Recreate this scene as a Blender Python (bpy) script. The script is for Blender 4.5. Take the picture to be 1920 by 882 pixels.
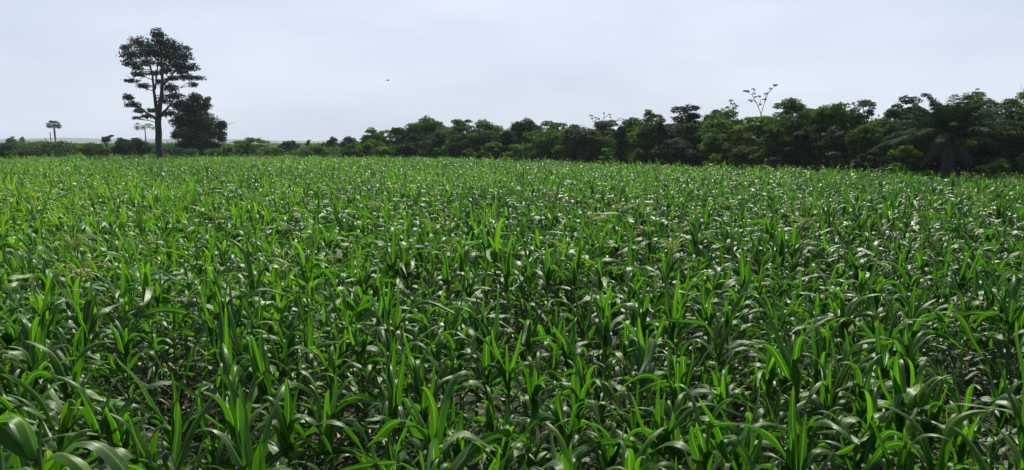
import bpy, math, random
import numpy as np
R = math.radians
PI = math.pi
for o in list(bpy.data.objects):
    bpy.data.objects.remove(o)
scene = bpy.context.scene
COL = scene.collection

# ------------------------------------------------------------------ camera
FPX, CX, CY, YH = 1371.0, 960.0, 441.0, 267.0      # focal length and horizon in photo pixels
CAMZ = 3.0
PITCH = math.atan((CY - YH) / FPX)
cd = bpy.data.cameras.new('camera')
cam = bpy.data.objects.new('camera', cd)
COL.objects.link(cam)
cam.location = (0, 0, CAMZ)
cam.rotation_euler = (PI / 2 - PITCH, 0, 0)
cd.sensor_width = 36.0
cd.lens = 36.0 * FPX / 1920.0
cd.clip_start = 0.05
cd.clip_end = 12000
scene.camera = cam

# ------------------------------------------------------------------ sky and sun
SUN_EL, SUN_AZ = R(54), R(12)                       # azimuth to the right of straight ahead
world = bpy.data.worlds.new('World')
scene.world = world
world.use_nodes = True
nt = world.node_tree
nt.nodes.clear()
W = nt.nodes.new
wout = W('ShaderNodeOutputWorld'); bg = W('ShaderNodeBackground')
sky = W('ShaderNodeTexSky'); sky.sky_type = 'NISHITA'; sky.sun_disc = False
sky.sun_elevation = SUN_EL; sky.sun_rotation = SUN_AZ
sky.air_density = 1.0; sky.dust_density = 1.6; sky.ozone_density = 1.0
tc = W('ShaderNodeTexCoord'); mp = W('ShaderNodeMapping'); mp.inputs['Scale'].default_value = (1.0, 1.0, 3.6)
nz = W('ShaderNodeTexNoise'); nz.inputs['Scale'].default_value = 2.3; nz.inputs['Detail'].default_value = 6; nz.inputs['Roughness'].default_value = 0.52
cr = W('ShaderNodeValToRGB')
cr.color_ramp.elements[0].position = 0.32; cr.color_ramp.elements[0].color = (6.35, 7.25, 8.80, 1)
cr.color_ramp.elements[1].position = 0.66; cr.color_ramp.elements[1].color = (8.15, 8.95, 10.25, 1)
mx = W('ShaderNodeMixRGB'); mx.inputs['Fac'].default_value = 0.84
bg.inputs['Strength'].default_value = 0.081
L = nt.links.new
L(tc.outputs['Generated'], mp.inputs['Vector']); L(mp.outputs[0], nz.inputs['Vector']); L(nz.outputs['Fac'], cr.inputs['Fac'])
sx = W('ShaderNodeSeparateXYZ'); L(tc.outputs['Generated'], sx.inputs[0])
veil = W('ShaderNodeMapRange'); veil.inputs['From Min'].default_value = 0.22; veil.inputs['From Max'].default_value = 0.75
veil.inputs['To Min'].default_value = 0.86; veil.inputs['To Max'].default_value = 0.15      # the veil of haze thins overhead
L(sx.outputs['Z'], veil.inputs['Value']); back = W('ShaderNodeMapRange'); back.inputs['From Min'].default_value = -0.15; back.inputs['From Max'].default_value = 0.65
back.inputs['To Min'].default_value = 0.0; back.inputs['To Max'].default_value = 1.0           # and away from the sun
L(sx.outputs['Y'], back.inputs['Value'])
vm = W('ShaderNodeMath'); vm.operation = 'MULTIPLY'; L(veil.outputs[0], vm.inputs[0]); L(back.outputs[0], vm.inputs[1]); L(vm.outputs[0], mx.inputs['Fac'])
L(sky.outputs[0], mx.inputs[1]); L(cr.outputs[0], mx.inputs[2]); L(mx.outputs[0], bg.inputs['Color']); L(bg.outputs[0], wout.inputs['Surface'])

sd = bpy.data.lights.new('sun', 'SUN'); sd.energy = 5.0; sd.angle = R(0.5); sd.color = (1.0, 0.955, 0.87)
sun = bpy.data.objects.new('sun', sd); COL.objects.link(sun)
sun.location = (0, 0, 60)
sun.rotation_euler = (PI / 2 - SUN_EL, 0, PI - SUN_AZ)
scene.view_settings.view_transform = 'Standard'
scene.view_settings.look = 'None'
scene.view_settings.exposure = 0.32
scene.view_settings.gamma = 1.0
scene.view_settings.use_curve_mapping = False
scene.cycles.use_denoising = True
scene.cycles.max_bounces = 8
scene.cycles.transmission_bounces = 4
scene.cycles.diffuse_bounces = 4
scene.cycles.glossy_bounces = 2
scene.cycles.volume_bounces = 0
scene.cycles.sample_clamp_indirect = 6

# ------------------------------------------------------------------ helpers
def P(x, y, D):
    """world point on photo pixel (x, y) at depth D (world Y)"""
    u = (x - CX) / FPX; v = (CY - y) / FPX
    c, s = math.cos(PITCH), math.sin(PITCH)
    k = D / (c + v * s)
    return np.array((u * k, D, CAMZ + (-s + v * c) * k))

class MB:
    """collects quads; att = (across, along, tint) per vertex"""
    def __init__(s): s.v, s.q, s.a, s.m, s.n = [], [], [], [], 0
    def add(s, v, q, a=None, m=0):
        v = np.asarray(v, dtype=np.float32).reshape(-1, 3); q = np.asarray(q, dtype=np.int32).reshape(-1, 4)
        s.v.append(v); s.q.append(q + s.n)
        if a is None: a = np.zeros((len(v), 3), np.float32)
        s.a.append(np.asarray(a, dtype=np.float32).reshape(-1, 3))
        s.m.append(np.full(len(q), m, np.int32)); s.n += len(v)
    def build(s, name, mats, parent=None, link=True):
        v = np.concatenate(s.v); q = np.concatenate(s.q); a = np.concatenate(s.a); m = np.concatenate(s.m)
        me = bpy.data.meshes.new(name)
        me.vertices.add(len(v)); me.vertices.foreach_set('co', v.ravel())
        me.loops.add(len(q) * 4); me.loops.foreach_set('vertex_index', q.ravel())
        me.polygons.add(len(q))
        me.polygons.foreach_set('loop_start', np.arange(len(q), dtype=np.int32) * 4)
        me.polygons.foreach_set('loop_total', np.full(len(q), 4, np.int32))
        me.polygons.foreach_set('material_index', m)
        at = me.attributes.new('lf', 'FLOAT_VECTOR', 'POINT'); at.data.foreach_set('vector', a.ravel())
        me.update(calc_edges=True)
        for k in (mats if isinstance(mats, (list, tuple)) else [mats]): me.materials.append(k)
        o = bpy.data.objects.new(name, me)
        if link: COL.objects.link(o)
        if parent is not None: o.parent = parent
        return o

def empty(name, loc=(0, 0, 0), rz=0.0):
    o = bpy.data.objects.new(name, None); COL.objects.link(o)
    o.location = loc; o.rotation_euler = (0, 0, rz); o.empty_display_size = 0.2
    return o
def tag(o, label=None, cat=None, group=None, kind=None):
    if label: o['label'] = label
    if cat: o['category'] = cat
    if group: o['group'] = group
    if kind: o['kind'] = kind
    return o

def tube(mb, pts, rad, n=6, tint=0.0, m=0):
    pts = np.asarray(pts, float); k = len(pts)
    rad = np.broadcast_to(np.asarray(rad, float), (k,))
    T = np.gradient(pts, axis=0); T /= np.linalg.norm(T, axis=1)[:, None] + 1e-9
    ref = np.array((0.31, 0.95, 0.05)) if abs(T[0][1]) < 0.8 else np.array((1.0, 0.1, 0.0))
    A = np.cross(T, ref); A /= np.linalg.norm(A, axis=1)[:, None] + 1e-9
    B = np.cross(T, A)
    an = np.arange(n) * 2 * PI / n
    ring = A[:, None, :] * np.cos(an)[None, :, None] + B[:, None, :] * np.sin(an)[None, :, None]
    V = pts[:, None, :] + ring * rad[:, None, None]
    i = np.arange(k - 1)[:, None] * n; j = np.arange(n)[None, :]; j2 = (j + 1) % n
    q = np.stack([i + j, i + j2, i + n + j2, i + n + j], -1)
    a = np.zeros((k, n, 3)); a[..., 1] = np.linspace(0, 1, k)[:, None]; a[..., 2] = tint
    mb.add(V, q, a, m)

# ------------------------------------------------------------------ materials
def node_mat(name):
    m = bpy.data.materials.new(name); m.use_nodes = True
    t = m.node_tree; t.nodes.clear()
    return m, t, t.nodes.new, t.links.new

def ramp(t, stops):
    r = t.nodes.new('ShaderNodeValToRGB'); e = r.color_ramp.elements
    while len(e) < len(stops): e.new(0.5)
    for k, (p, c) in enumerate(stops):
        e[k].position = p; e[k].color = (c[0], c[1], c[2], 1)
    return r

def corn_leaf_mat():
    m, t, N, K = node_mat('corn_leaf')
    out = N('ShaderNodeOutputMaterial'); at = N('ShaderNodeAttribute'); at.attribute_name = 'lf'
    sp = N('ShaderNodeSeparateXYZ'); K(at.outputs['Vector'], sp.inputs[0])
    geo = N('ShaderNodeNewGeometry')
    # tint: 0 dark green, .5 mid green, 1 yellow green, 1.5+ dry
    r = ramp(t, [(0.0, (0.018, 0.050, 0.006)), (0.35, (0.042, 0.110, 0.006)), (0.62, (0.108, 0.212, 0.009)), (0.80, (0.20, 0.21, 0.045)), (1.0, (0.26, 0.17, 0.075))])
    mul = N('ShaderNodeMath'); mul.operation = 'MULTIPLY'; mul.inputs[1].default_value = 0.62
    nz = N('ShaderNodeTexNoise'); nz.inputs['Scale'].default_value = 9.0; nz.inputs['Detail'].default_value = 3
    K(geo.outputs['Position'], nz.inputs['Vector'])
    a1 = N('ShaderNodeMath'); a1.operation = 'MULTIPLY_ADD'; a1.inputs[1].default_value = 0.16; a1.inputs[2].default_value = -0.08
    K(nz.outputs['Fac'], a1.inputs[0])
    K(sp.outputs['Z'], mul.inputs[0])
    add = N('ShaderNodeMath'); add.operation = 'ADD'; add.use_clamp = True
    K(mul.outputs[0], add.inputs[0]); K(a1.outputs[0], add.inputs[1]); tipm = N('ShaderNodeMapRange'); tipm.inputs['From Min'].default_value = 0.86; tipm.inputs['To Max'].default_value = 0.42   # dry leaf tips
    K(sp.outputs['Y'], tipm.inputs['Value'])
    tn = N('ShaderNodeMath'); tn.operation = 'MULTIPLY'; K(tipm.outputs[0], tn.inputs[0]); K(geo.outputs['Random Per Island'], tn.inputs[1])
    ad2 = N('ShaderNodeMath'); ad2.operation = 'ADD'; ad2.use_clamp = True; K(add.outputs[0], ad2.inputs[0]); K(tn.outputs[0], ad2.inputs[1])
    K(ad2.outputs[0], r.inputs['Fac'])
    # pale midrib and fine parallel veins
    ab = N('ShaderNodeMath'); ab.operation = 'ABSOLUTE'; K(sp.outputs['X'], ab.inputs[0])
    mr = N('ShaderNodeMapRange'); mr.inputs['From Min'].default_value = 0.05; mr.inputs['From Max'].default_value = 0.13
    mr.inputs['To Min'].default_value = 0.8; mr.inputs['To Max'].default_value = 0.0
    K(ab.outputs[0], mr.inputs['Value'])
    mixc = N('ShaderNodeMixRGB'); mixc.inputs[2].default_value = (0.16, 0.28, 0.09, 1)
    K(mr.outputs[0], mixc.inputs['Fac']); K(r.outputs[0], mixc.inputs[1])
    vs = N('ShaderNodeMath'); vs.operation = 'MULTIPLY'; vs.inputs[1].default_value = 46.0; K(sp.outputs['X'], vs.inputs[0])
    sn = N('ShaderNodeMath'); sn.operation = 'SINE'; K(vs.outputs[0], sn.inputs[0])
    bp = N('ShaderNodeBump'); bp.inputs['Strength'].default_value = 0.25; bp.inputs['Distance'].default_value = 0.002
    K(sn.outputs[0], bp.inputs['Height'])
    pr = N('ShaderNodeBsdfPrincipled'); K(mixc.outputs[0], pr.inputs['Base Color']); K(bp.outputs[0], pr.inputs['Normal'])
    rr = N('ShaderNodeMapRange'); rr.inputs['To Min'].default_value = 0.31; rr.inputs['To Max'].default_value = 0.46
    K(nz.outputs['Fac'], rr.inputs['Value']); K(rr.outputs[0], pr.inputs['Roughness'])
    pr.inputs['IOR'].default_value = 1.5
    pr.inputs['Specular IOR Level'].default_value = 0.70
    pr.inputs['Specular Tint'].default_value = (0.84, 1.0, 0.70, 1)
    tr = N('ShaderNodeBsdfTranslucent')
    gm = N('ShaderNodeMixRGB'); gm.blend_type = 'MULTIPLY'; gm.inputs['Fac'].default_value = 1.0; gm.inputs[2].default_value = (2.0, 2.6, 0.8, 1)
    K(mixc.outputs[0], gm.inputs[1]); K(gm.outputs[0], tr.inputs['Color'])
    ms = N('ShaderNodeMixShader'); ms.inputs['Fac'].default_value = 0.38
    K(pr.outputs[0], ms.inputs[1]); K(tr.outputs[0], ms.inputs[2]); K(ms.outputs[0], out.inputs['Surface'])
    return m

def foliage_mat(name, dark, light, trans=0.28, rough=0.5, spec=0.5):
    m, t, N, K = node_mat(name)
    out = N('ShaderNodeOutputMaterial'); at = N('ShaderNodeAttribute'); at.attribute_name = 'lf'
    sp = N('ShaderNodeSeparateXYZ'); K(at.outputs['Vector'], sp.inputs[0])
    r = ramp(t, [(0.0, dark), (1.0, light)]); K(sp.outputs['Z'], r.inputs['Fac'])
    pr = N('ShaderNodeBsdfPrincipled'); K(r.outputs[0], pr.inputs['Base Color']); pr.inputs['Roughness'].default_value = rough
    pr.inputs['Specular IOR Level'].default_value = spec
    tr = N('ShaderNodeBsdfTranslucent')
    gm = N('ShaderNodeMixRGB'); gm.blend_type = 'MULTIPLY'; gm.inputs['Fac'].default_value = 1.0; gm.inputs[2].default_value = (1.5, 1.9, 0.9, 1)
    K(r.outputs[0], gm.inputs[1]); K(gm.outputs[0], tr.inputs['Color'])
    ms = N('ShaderNodeMixShader'); ms.inputs['Fac'].default_value = trans
    K(pr.outputs[0], ms.inputs[1]); K(tr.outputs[0], ms.inputs[2]); K(ms.outputs[0], out.inputs['Surface'])
    return m

def noise_mat(name, c1, c2, scale=3.0, rough=0.85, bump=0.4, c3=None, detail=6, bscale=None, bdist=0.03):
    m, t, N, K = node_mat(name)
    out = N('ShaderNodeOutputMaterial'); pr = N('ShaderNodeBsdfPrincipled'); geo = N('ShaderNodeNewGeometry')
    nz = N('ShaderNodeTexNoise'); nz.inputs['Scale'].default_value = scale; nz.inputs['Detail'].default_value = detail; nz.inputs['Roughness'].default_value = 0.65
    K(geo.outputs['Position'], nz.inputs['Vector'])
    r = ramp(t, [(0.33, c1), (0.66, c2)] if c3 is None else [(0.30, c1), (0.50, c2), (0.70, c3)])
    K(nz.outputs['Fac'], r.inputs['Fac']); K(r.outputs[0], pr.inputs['Base Color']); pr.inputs['Roughness'].default_value = rough
    n2 = N('ShaderNodeTexNoise'); n2.inputs['Scale'].default_value = bscale or scale * 3; n2.inputs['Detail'].default_value = 5
    K(geo.outputs['Position'], n2.inputs['Vector'])
    b = N('ShaderNodeBump'); b.inputs['Strength'].default_value = bump; b.inputs['Distance'].default_value = bdist
    K(n2.outputs['Fac'], b.inputs['Height']); K(b.outputs[0], pr.inputs['Normal']); K(pr.outputs[0], out.inputs['Surface'])
    return m

M_CORN = corn_leaf_mat()
M_STALK = noise_mat('corn_stalk', (0.06, 0.12, 0.02), (0.13, 0.19, 0.04), 14, 0.5, 0.2)
M_TASSEL = foliage_mat('corn_tassel', (0.38, 0.36, 0.11), (0.52, 0.52, 0.24), 0.35, 0.6)
M_RUST = foliage_mat('rusty_tassel', (0.30, 0.19, 0.07), (0.38, 0.27, 0.10), 0.35, 0.6)
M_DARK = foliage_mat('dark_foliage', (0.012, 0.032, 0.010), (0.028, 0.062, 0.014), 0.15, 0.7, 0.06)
M_BACK = foliage_mat('evergreen_foliage', (0.024, 0.060, 0.008), (0.078, 0.150, 0.012), 0.34, 0.7, 0.06)
M_MID = foliage_mat('mid_foliage', (0.040, 0.092, 0.008), (0.105, 0.190, 0.014), 0.36, 0.7, 0.08)
M_LIGHT = foliage_mat('light_foliage', (0.060, 0.130, 0.012), (0.130, 0.235, 0.020), 0.48, 0.7, 0.08)
M_OLIVE = foliage_mat('olive_foliage', (0.038, 0.058, 0.012), (0.085, 0.112, 0.024), 0.28, 0.7, 0.06)
M_GREY = foliage_mat('greyish_foliage', (0.028, 0.055, 0.022), (0.070, 0.110, 0.045), 0.25, 0.65, 0.12)
M_PALM = foliage_mat('palm_foliage', (0.012, 0.032, 0.010), (0.030, 0.062, 0.018), 0.15, 0.7, 0.05)
M_DEAD = foliage_mat('dead_frond', (0.05, 0.035, 0.018), (0.10, 0.070, 0.035), 0.15, 0.7)
M_BARK = noise_mat('bark', (0.035, 0.028, 0.022), (0.10, 0.085, 0.07), 6, 0.9, 0.6)
M_BARK_PALE = noise_mat('pale_bark', (0.12, 0.11, 0.095), (0.26, 0.24, 0.21), 6, 0.9, 0.5)
M_SOIL = noise_mat('soil', (0.030, 0.016, 0.010), (0.070, 0.036, 0.022), 5.0, 0.95, 0.9, bscale=14, bdist=0.05)
M_WEED = foliage_mat('weed', (0.025, 0.065, 0.012), (0.07, 0.13, 0.025), 0.3, 0.5)
M_BIRD = noise_mat('bird_feather', (0.02, 0.02, 0.02), (0.06, 0.055, 0.05), 30, 0.7, 0.1)
M_GROUND = noise_mat('ground_cover', (0.035, 0.060, 0.018), (0.075, 0.100, 0.030), 0.05, 0.95, 0.3, c3=(0.10, 0.095, 0.045), detail=9)
M_HILL = noise_mat('hill_cover', (0.03, 0.05, 0.025), (0.07, 0.085, 0.045), 0.02, 0.95, 0.3, detail=9)

# ------------------------------------------------------------------ corn leaves, all vectorised
def leaves(mb, base, az, length, width, a0, a1, pw, twist, bend, fold, ruf, tint, S=8, A=2, m=0, rng=None):
    N = len(az)
    t = np.linspace(0, 1, S + 1)[None, :]
    c = lambda x: np.asarray(x, float).reshape(-1, 1) * np.ones((N, 1))
    az, length, width, a0, a1, pw, twist, bend, fold, ruf, tint = map(c, (az, length, width, a0, a1, pw, twist, bend, fold, ruf, tint))
    tb = 0.25 + 0.32 * (0.5 + 0.5 * np.sin(az * 37.0)); sk = 8 + 14 * (0.5 + 0.5 * np.sin(az * 53.0))   # where and how sharply the blade folds over
    kink = 1 / (1 + np.exp(-sk * (t - tb))); k0 = 1 / (1 + np.exp(sk * tb)); kink = (kink - k0) / (1 - k0)
    mixk = (pw < 2.0)
    th = a0 + (a1 - a0) * np.where(mixk, 0.75 * kink + 0.25 * t, t ** pw) + 0.20 * np.sin(t * 9 + az * 5) * t
    ph = az + bend * t ** 1.5
    T = np.stack([np.sin(th) * np.cos(ph), np.sin(th) * np.sin(ph), np.cos(th)], -1)
    ds = length / S
    mid = (T[:, 1:] + T[:, :-1]) / 2 * ds[..., None]
    C = np.concatenate([np.zeros((N, 1, 3)), np.cumsum(mid, 1)], 1) + np.asarray(base)[:, None, :]
    B = np.stack([-np.sin(ph), np.cos(ph), np.zeros_like(ph)], -1)
    Nn = np.cross(T, B)
    tw = twist * t
    B2 = B * np.cos(tw)[..., None] + Nn * np.sin(tw)[..., None]
    N2 = -B * np.sin(tw)[..., None] + Nn * np.cos(tw)[..., None]
    prof = np.minimum(1, 0.42 + 2.6 * t) * np.sqrt(np.clip(1 - t ** 2.4, 0, 1)) * (1 - 0.35 * t)
    w = width * (prof + 0.02)
    x = np.linspace(-1, 1, A + 1)[None, None, :]
    pha = np.random.RandomState(int(abs(az[0, 0]) * 1e4) % 99991).rand(N, 1, 1) * 6.28
    wav = np.sin(t[..., None] * (14 + 5 * np.sin(pha)) + pha + 1.9 * np.sign(x)) * (np.abs(x) ** 1.5)
    lift = np.abs(x) * fold[..., None] + wav * ruf[..., None]
    sgn = -1.0   # blade folds upwards (normal points away from the underside)
    V = C[:, :, None, :] + B2[:, :, None, :] * (x * w[..., None])[..., None] + N2[:, :, None, :] * (sgn * lift * w[..., None])[..., None]
    att = np.zeros((N, S + 1, A + 1, 3)); att[..., 0] = x; att[..., 1] = t[..., None]; att[..., 2] = tint[..., None]
    i = (np.arange(N) * (S + 1) * (A + 1))[:, None, None]; j = (np.arange(S) * (A + 1))[None, :, None]; k = np.arange(A)[None, None, :]
    b = i + j + k
    q = np.stack([b, b + 1, b + A + 2, b + A + 1], -1)
    mb.add(V, q, att, m)

DROOP = 0.0
def plant_leaves(rng, px, py, pz, H, paz, tnt, nl, nw, S, A, mb_f, mb_w, m=0, upright=None):
    """px.. arrays of plants; nl arching leaves, nw whorl leaves each"""
    n = len(px)
    k = np.tile(np.arange(nl), n); pi = np.repeat(np.arange(n), nl)
    f = (k + 0.6) / nl
    h = H[pi]
    bz = pz[pi] + h * (0.12 + 0.66 * f) + rng.normal(0, 0.02, len(k))
    az = paz[pi] + (k % 2) * PI + rng.normal(0, 0.38, len(k))
    ln = h * (0.22 + 0.16 * np.sin(f * PI * 0.85)) * rng.uniform(0.75, 1.25, len(k)) * np.where(rng.rand(len(k)) < 0.14, 1.55, 1.0)
    wd = 0.0275 * (0.75 + 0.5 * f) * rng.uniform(0.7, 1.25, len(k)) * (h / 1.4)
    a0 = rng.uniform(0.30, 0.85, len(k)) + (1 - f) * 0.2 + DROOP
    a1 = rng.uniform(1.8, 2.9, len(k))
    pw = rng.uniform(0.7, 1.9, len(k))
    dry = (rng.rand(len(k)) < 0.22) & (k == 0)
    tt = tnt[pi] + rng.normal(0, 0.07, len(k)) + f * 0.10
    tt = np.where(dry, rng.uniform(1.2, 1.6, len(k)), tt)
    leaves(mb_f, np.stack([px[pi], py[pi], bz], 1), az, ln, wd, a0, a1, pw, rng.normal(0, 1.1, len(k)), rng.normal(0, 0.5, len(k)),
           rng.uniform(0.10, 0.45, len(k)), rng.uniform(0.18, 0.60, len(k)), tt, S, A, m)
    k = np.tile(np.arange(nw), n); pi = np.repeat(np.arange(n), nw)
    f = k / max(1, nw - 1)
    h = H[pi]
    up = rng.rand(n) ** 2.2 if upright is None else upright
    bz = pz[pi] + h * (0.62 + 0.10 * f)
    az = paz[pi] + (k % 2) * PI + PI / 2 * (k % 3 == 2) + rng.normal(0, 0.4, len(k))
    ln = h * rng.uniform(0.20, 0.36, len(k)) * np.where(up[pi] > 0.7, 1.3, 1.0)
    wd = 0.031 * rng.uniform(0.75, 1.2, len(k)) * (h / 1.4)
    a0 = rng.uniform(0.04, 0.30, len(k))
    bendy = rng.rand(len(k)) < (0.80 - 0.60 * up[pi])
    a1 = np.where(bendy, rng.uniform(1.3, 2.4, len(k)), rng.uniform(0.05, 0.75, len(k)))
    pw = np.where(bendy, rng.uniform(2.2, 4.0, len(k)), 1.5)
    leaves(mb_w, np.stack([px[pi], py[pi], bz], 1), az, ln, wd, a0, a1, pw, rng.normal(0, 0.6, len(k)), rng.normal(0, 0.2, len(k)),
           rng.uniform(0.45, 0.85, len(k)), rng.uniform(0.0, 0.10, len(k)), tnt[pi] + 0.30 + rng.normal(0, 0.08, len(k)), S, A, m)

def stalks(mb, px, py, pz, H, n=5, m=0, tint=0.6, r=0.012):
    N = len(px); an = np.arange(n) * 2 * PI / n
    zs = np.array([0, 0.35, 0.72]); rr = np.array([1.2, 1.0, 0.55]) * r
    V = np.zeros((N, 3, n, 3))
    V[..., 0] = px[:, None, None] + (rr[:, None] * np.cos(an)[None])[None]
    V[..., 1] = py[:, None, None] + (rr[:, None] * np.sin(an)[None])[None]
    V[..., 2] = (pz[:, None] + H[:, None] * zs[None])[..., None]
    b = (np.arange(N) * 3 * n)[:, None, None] + (np.arange(2) * n)[None, :, None]; j = np.arange(n)[None, None, :]; j2 = (j + 1) % n
    q = np.stack([b + j, b + j2, b + n + j2, b + n + j], -1)
    a = np.zeros((N, 3, n, 3)); a[..., 2] = tint
    mb.add(V, q, a, m)

def tassel(mb, rng, x, y, z, size=0.26, nb=15, m=0):
    tube(mb, [(x, y, z - 0.14), (x, y, z + 0.04)], [0.006, 0.005], 4, 0.4, m)
    for k in range(nb):
        az = rng.uniform(0, 2 * PI); s0 = 0.15 + 0.85 * rng.rand(); l = size * rng.uniform(0.7, 1.25)
        a1 = s0 + rng.uniform(0.4, 1.9)
        p = np.array((x, y, z - 0.04 + 0.10 * rng.rand())); pts = [p]
        for i in range(5):
            th = s0 * 0.6 + (a1 - s0 * 0.6) * (i / 4) ** 1.2
            p = p + l / 5 * np.array((math.sin(th) * math.cos(az), math.sin(th) * math.sin(az), math.cos(th))); pts.append(p)
        tube(mb, pts, [0.0045, 0.0065, 0.0065, 0.006, 0.005, 0.002], 4, rng.rand(), m)

# ------------------------------------------------------------------ ground, hills
def edge_depth(r):
    """depth of the far edge of the field for a direction r = x / y"""
    xs = (np.array([-200, 0, 300, 500, 700, 1000, 1200, 1400, 1600, 1780, 1920, 2100]) - CX) / FPX
    ds = np.array([70, 74, 88, 88, 82, 68, 58, 50, 43, 38.5, 38, 38])
    return np.interp(r, xs, ds)

def ground_height(x, y):
    return 0.10 * np.sin(x * 0.11 + 1.3) * np.sin(y * 0.09 + 0.4) + 0.03 * np.sin(x * 0.7) * np.sin(y * 8.38)

xs = np.concatenate([np.linspace(-4500, -120, 24), np.linspace(-110, 110, 221), np.linspace(120, 4500, 24)])
ys = np.concatenate([np.linspace(-400, -8, 8), np.linspace(-6, 110, 234), np.linspace(116, 300, 20), np.geomspace(330, 8000, 20)])
X, Y = np.meshgrid(xs, ys, indexing='ij')
Z = ground_height(X, Y) * np.clip((160 - np.abs(Y)) / 40, 0, 1) * np.clip((160 - np.abs(X)) / 40, 0, 1)
mb = MB(); ny = len(ys)
i, j = np.meshgrid(np.arange(len(xs) - 1), np.arange(ny - 1), indexing='ij'); b = i * ny + j
mb.add(np.stack([X, Y, Z], -1), np.stack([b, b + ny, b + ny + 1, b + 1], -1))
# one sheet: reddish soil under the crop, rough green cover beyond it
mg, t, N, K = node_mat('ground_soil_and_cover')
out = N('ShaderNodeOutputMaterial'); pr = N('ShaderNodeBsdfPrincipled'); geo = N('ShaderNodeNewGeometry')
ln = N('ShaderNodeVectorMath'); ln.operation = 'LENGTH'; K(geo.outputs['Position'], ln.inputs[0])
mr = N('ShaderNodeMapRange'); mr.inputs['From Min'].default_value = 84; mr.inputs['From Max'].default_value = 100; K(ln.outputs['Value'], mr.inputs['Value'])
n1 = N('ShaderNodeTexNoise'); n1.inputs['Scale'].default_value = 4.0; n1.inputs['Detail'].default_value = 8; n1.inputs['Roughness'].default_value = 0.7; K(geo.outputs['Position'], n1.inputs['Vector'])
r1 = ramp(t, [(0.3, (0.010, 0.006, 0.004)), (0.55, (0.021, 0.011, 0.007)), (0.75, (0.044, 0.022, 0.013))]); K(n1.outputs['Fac'], r1.inputs['Fac'])
n2 = N('ShaderNodeTexNoise'); n2.inputs['Scale'].default_value = 0.02; n2.inputs['Detail'].default_value = 10; n2.inputs['Roughness'].default_value = 0.7; K(geo.outputs['Position'], n2.inputs['Vector'])
r2 = ramp(t, [(0.35, (0.022, 0.042, 0.014)), (0.52, (0.045, 0.070, 0.022)), (0.68, (0.085, 0.085, 0.035))]); K(n2.outputs['Fac'], r2.inputs['Fac'])
mm = N('ShaderNodeMixRGB'); K(mr.outputs[0], mm.inputs['Fac']); K(r1.outputs[0], mm.inputs[1]); K(r2.outputs[0], mm.inputs[2])
n3 = N('ShaderNodeTexNoise'); n3.inputs['Scale'].default_value = 12; n3.inputs['Detail'].default_value = 6; K(geo.outputs['Position'], n3.inputs['Vector'])
bb = N('ShaderNodeBump'); bb.inputs['Strength'].default_value = 0.9; bb.inputs['Distance'].default_value = 0.06; K(n3.outputs['Fac'], bb.inputs['Height'])
K(mm.outputs[0], pr.inputs['Base Color']); K(bb.outputs[0], pr.inputs['Normal']); pr.inputs['Roughness'].default_value = 0.95; K(pr.outputs[0], out.inputs['Surface'])
g = mb.build('ground', mg); tag(g, kind='structure')

def ridge(name, y0, depth, x0, x1, hfun, n=160):
    mb = MB(); xs = np.linspace(x0, x1, n); cols = np.linspace(0, 1, 9)
    V = np.zeros((n, 9, 3)); V[..., 0] = xs[:, None]; V[..., 1] = y0 + cols[None] * depth
    V[..., 2] = -0.5 + np.sin(cols * PI)[None] ** 0.8 * np.array([hfun(x) for x in xs])[:, None]
    i, j = np.meshgrid(np.arange(n - 1), np.arange(8), indexing='ij'); b = i * 9 + j
    mb.add(V, np.stack([b, b + 9, b + 10, b + 1], -1))
    o = mb.build(name, M_HILL); tag(o, kind='structure'); return o
ridge('hills', 2300, 900, -3200, 2600, lambda x: 13 + 4.0 * math.sin(x * 0.0031) + 2.2 * math.sin(x * 0.011 + 1) + 1.2 * math.sin(x * 0.037))

# ------------------------------------------------------------------ field of corn
rng = np.random.RandomState(7)
GAPS = [(0.15, 8.3, 0.85), (0.12, 7.4, 0.5), (-3.0, 5.9, 0.6), (-3.5, 7.0, 0.55), (-2.5, 5.0, 0.42), (4.5, 6.6, 0.6), (4.0, 5.8, 0.45), (-1.3, 5.2, 0.35)]     # thin places where soil and dark show
rows = []
y = 3.15; ri = 0
allp = []
while y < 90:
    # spans the view plus a margin on each side
    hw = 0.72 * y + 5.0
    n = int(2 * hw / 0.25)
    x = -hw + (np.arange(n) + rng.rand()) * 0.25 + rng.normal(0, 0.055, n)
    yy = y + rng.normal(0, 0.06 if ri < 10 else 0.14, n)
    keep = (yy < edge_depth(x / yy) + rng.normal(0, 0.5, n)) & (rng.rand(n) > 0.05)
    x, yy = x[keep], yy[keep]
    if len(x): allp.append(np.stack([x, yy, np.full(len(x), ri)], 1))
    y += 0.66; ri += 1
pl = np.concatenate(allp)
for gx, gy, gr in GAPS:
    pl = pl[((pl[:, 0] - gx) ** 2 + (pl[:, 1] - gy) ** 2) > gr ** 2]
def field_noise(x, y, s, ph):
    return (np.sin(x * s + ph) * np.sin(y * s * 1.13 + ph * 2.1) + 0.6 * np.sin(x * s * 2.3 + y * s * 1.7 + ph)) / 1.6
px, py, prow = pl[:, 0], pl[:, 1], pl[:, 2].astype(int)
pH = 1.42 * (1 + 0.09 * field_noise(px, py, 0.45, 1.0) + 0.05 * field_noise(px, py, 1.3, 2.0)) * rng.normal(1, 0.11, len(px)).clip(0.68, 1.26)
leftness = np.clip(-(px / py) / 0.7, -1, 1)
pT = 0.22 + 0.18 * field_noise(px, py, 0.13, 0.7) + 0.20 * leftness + 0.15 * np.clip((py - 8) / 22, 0, 1) + rng.normal(0, 0.11, len(px))
pz = ground_height(px, py)
inframe = np.abs(px) < 0.70 * py * 1.005 + 0.10
NEAR_ROWS = 7
near = inframe & (prow < NEAR_ROWS)
rest = ~near

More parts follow.
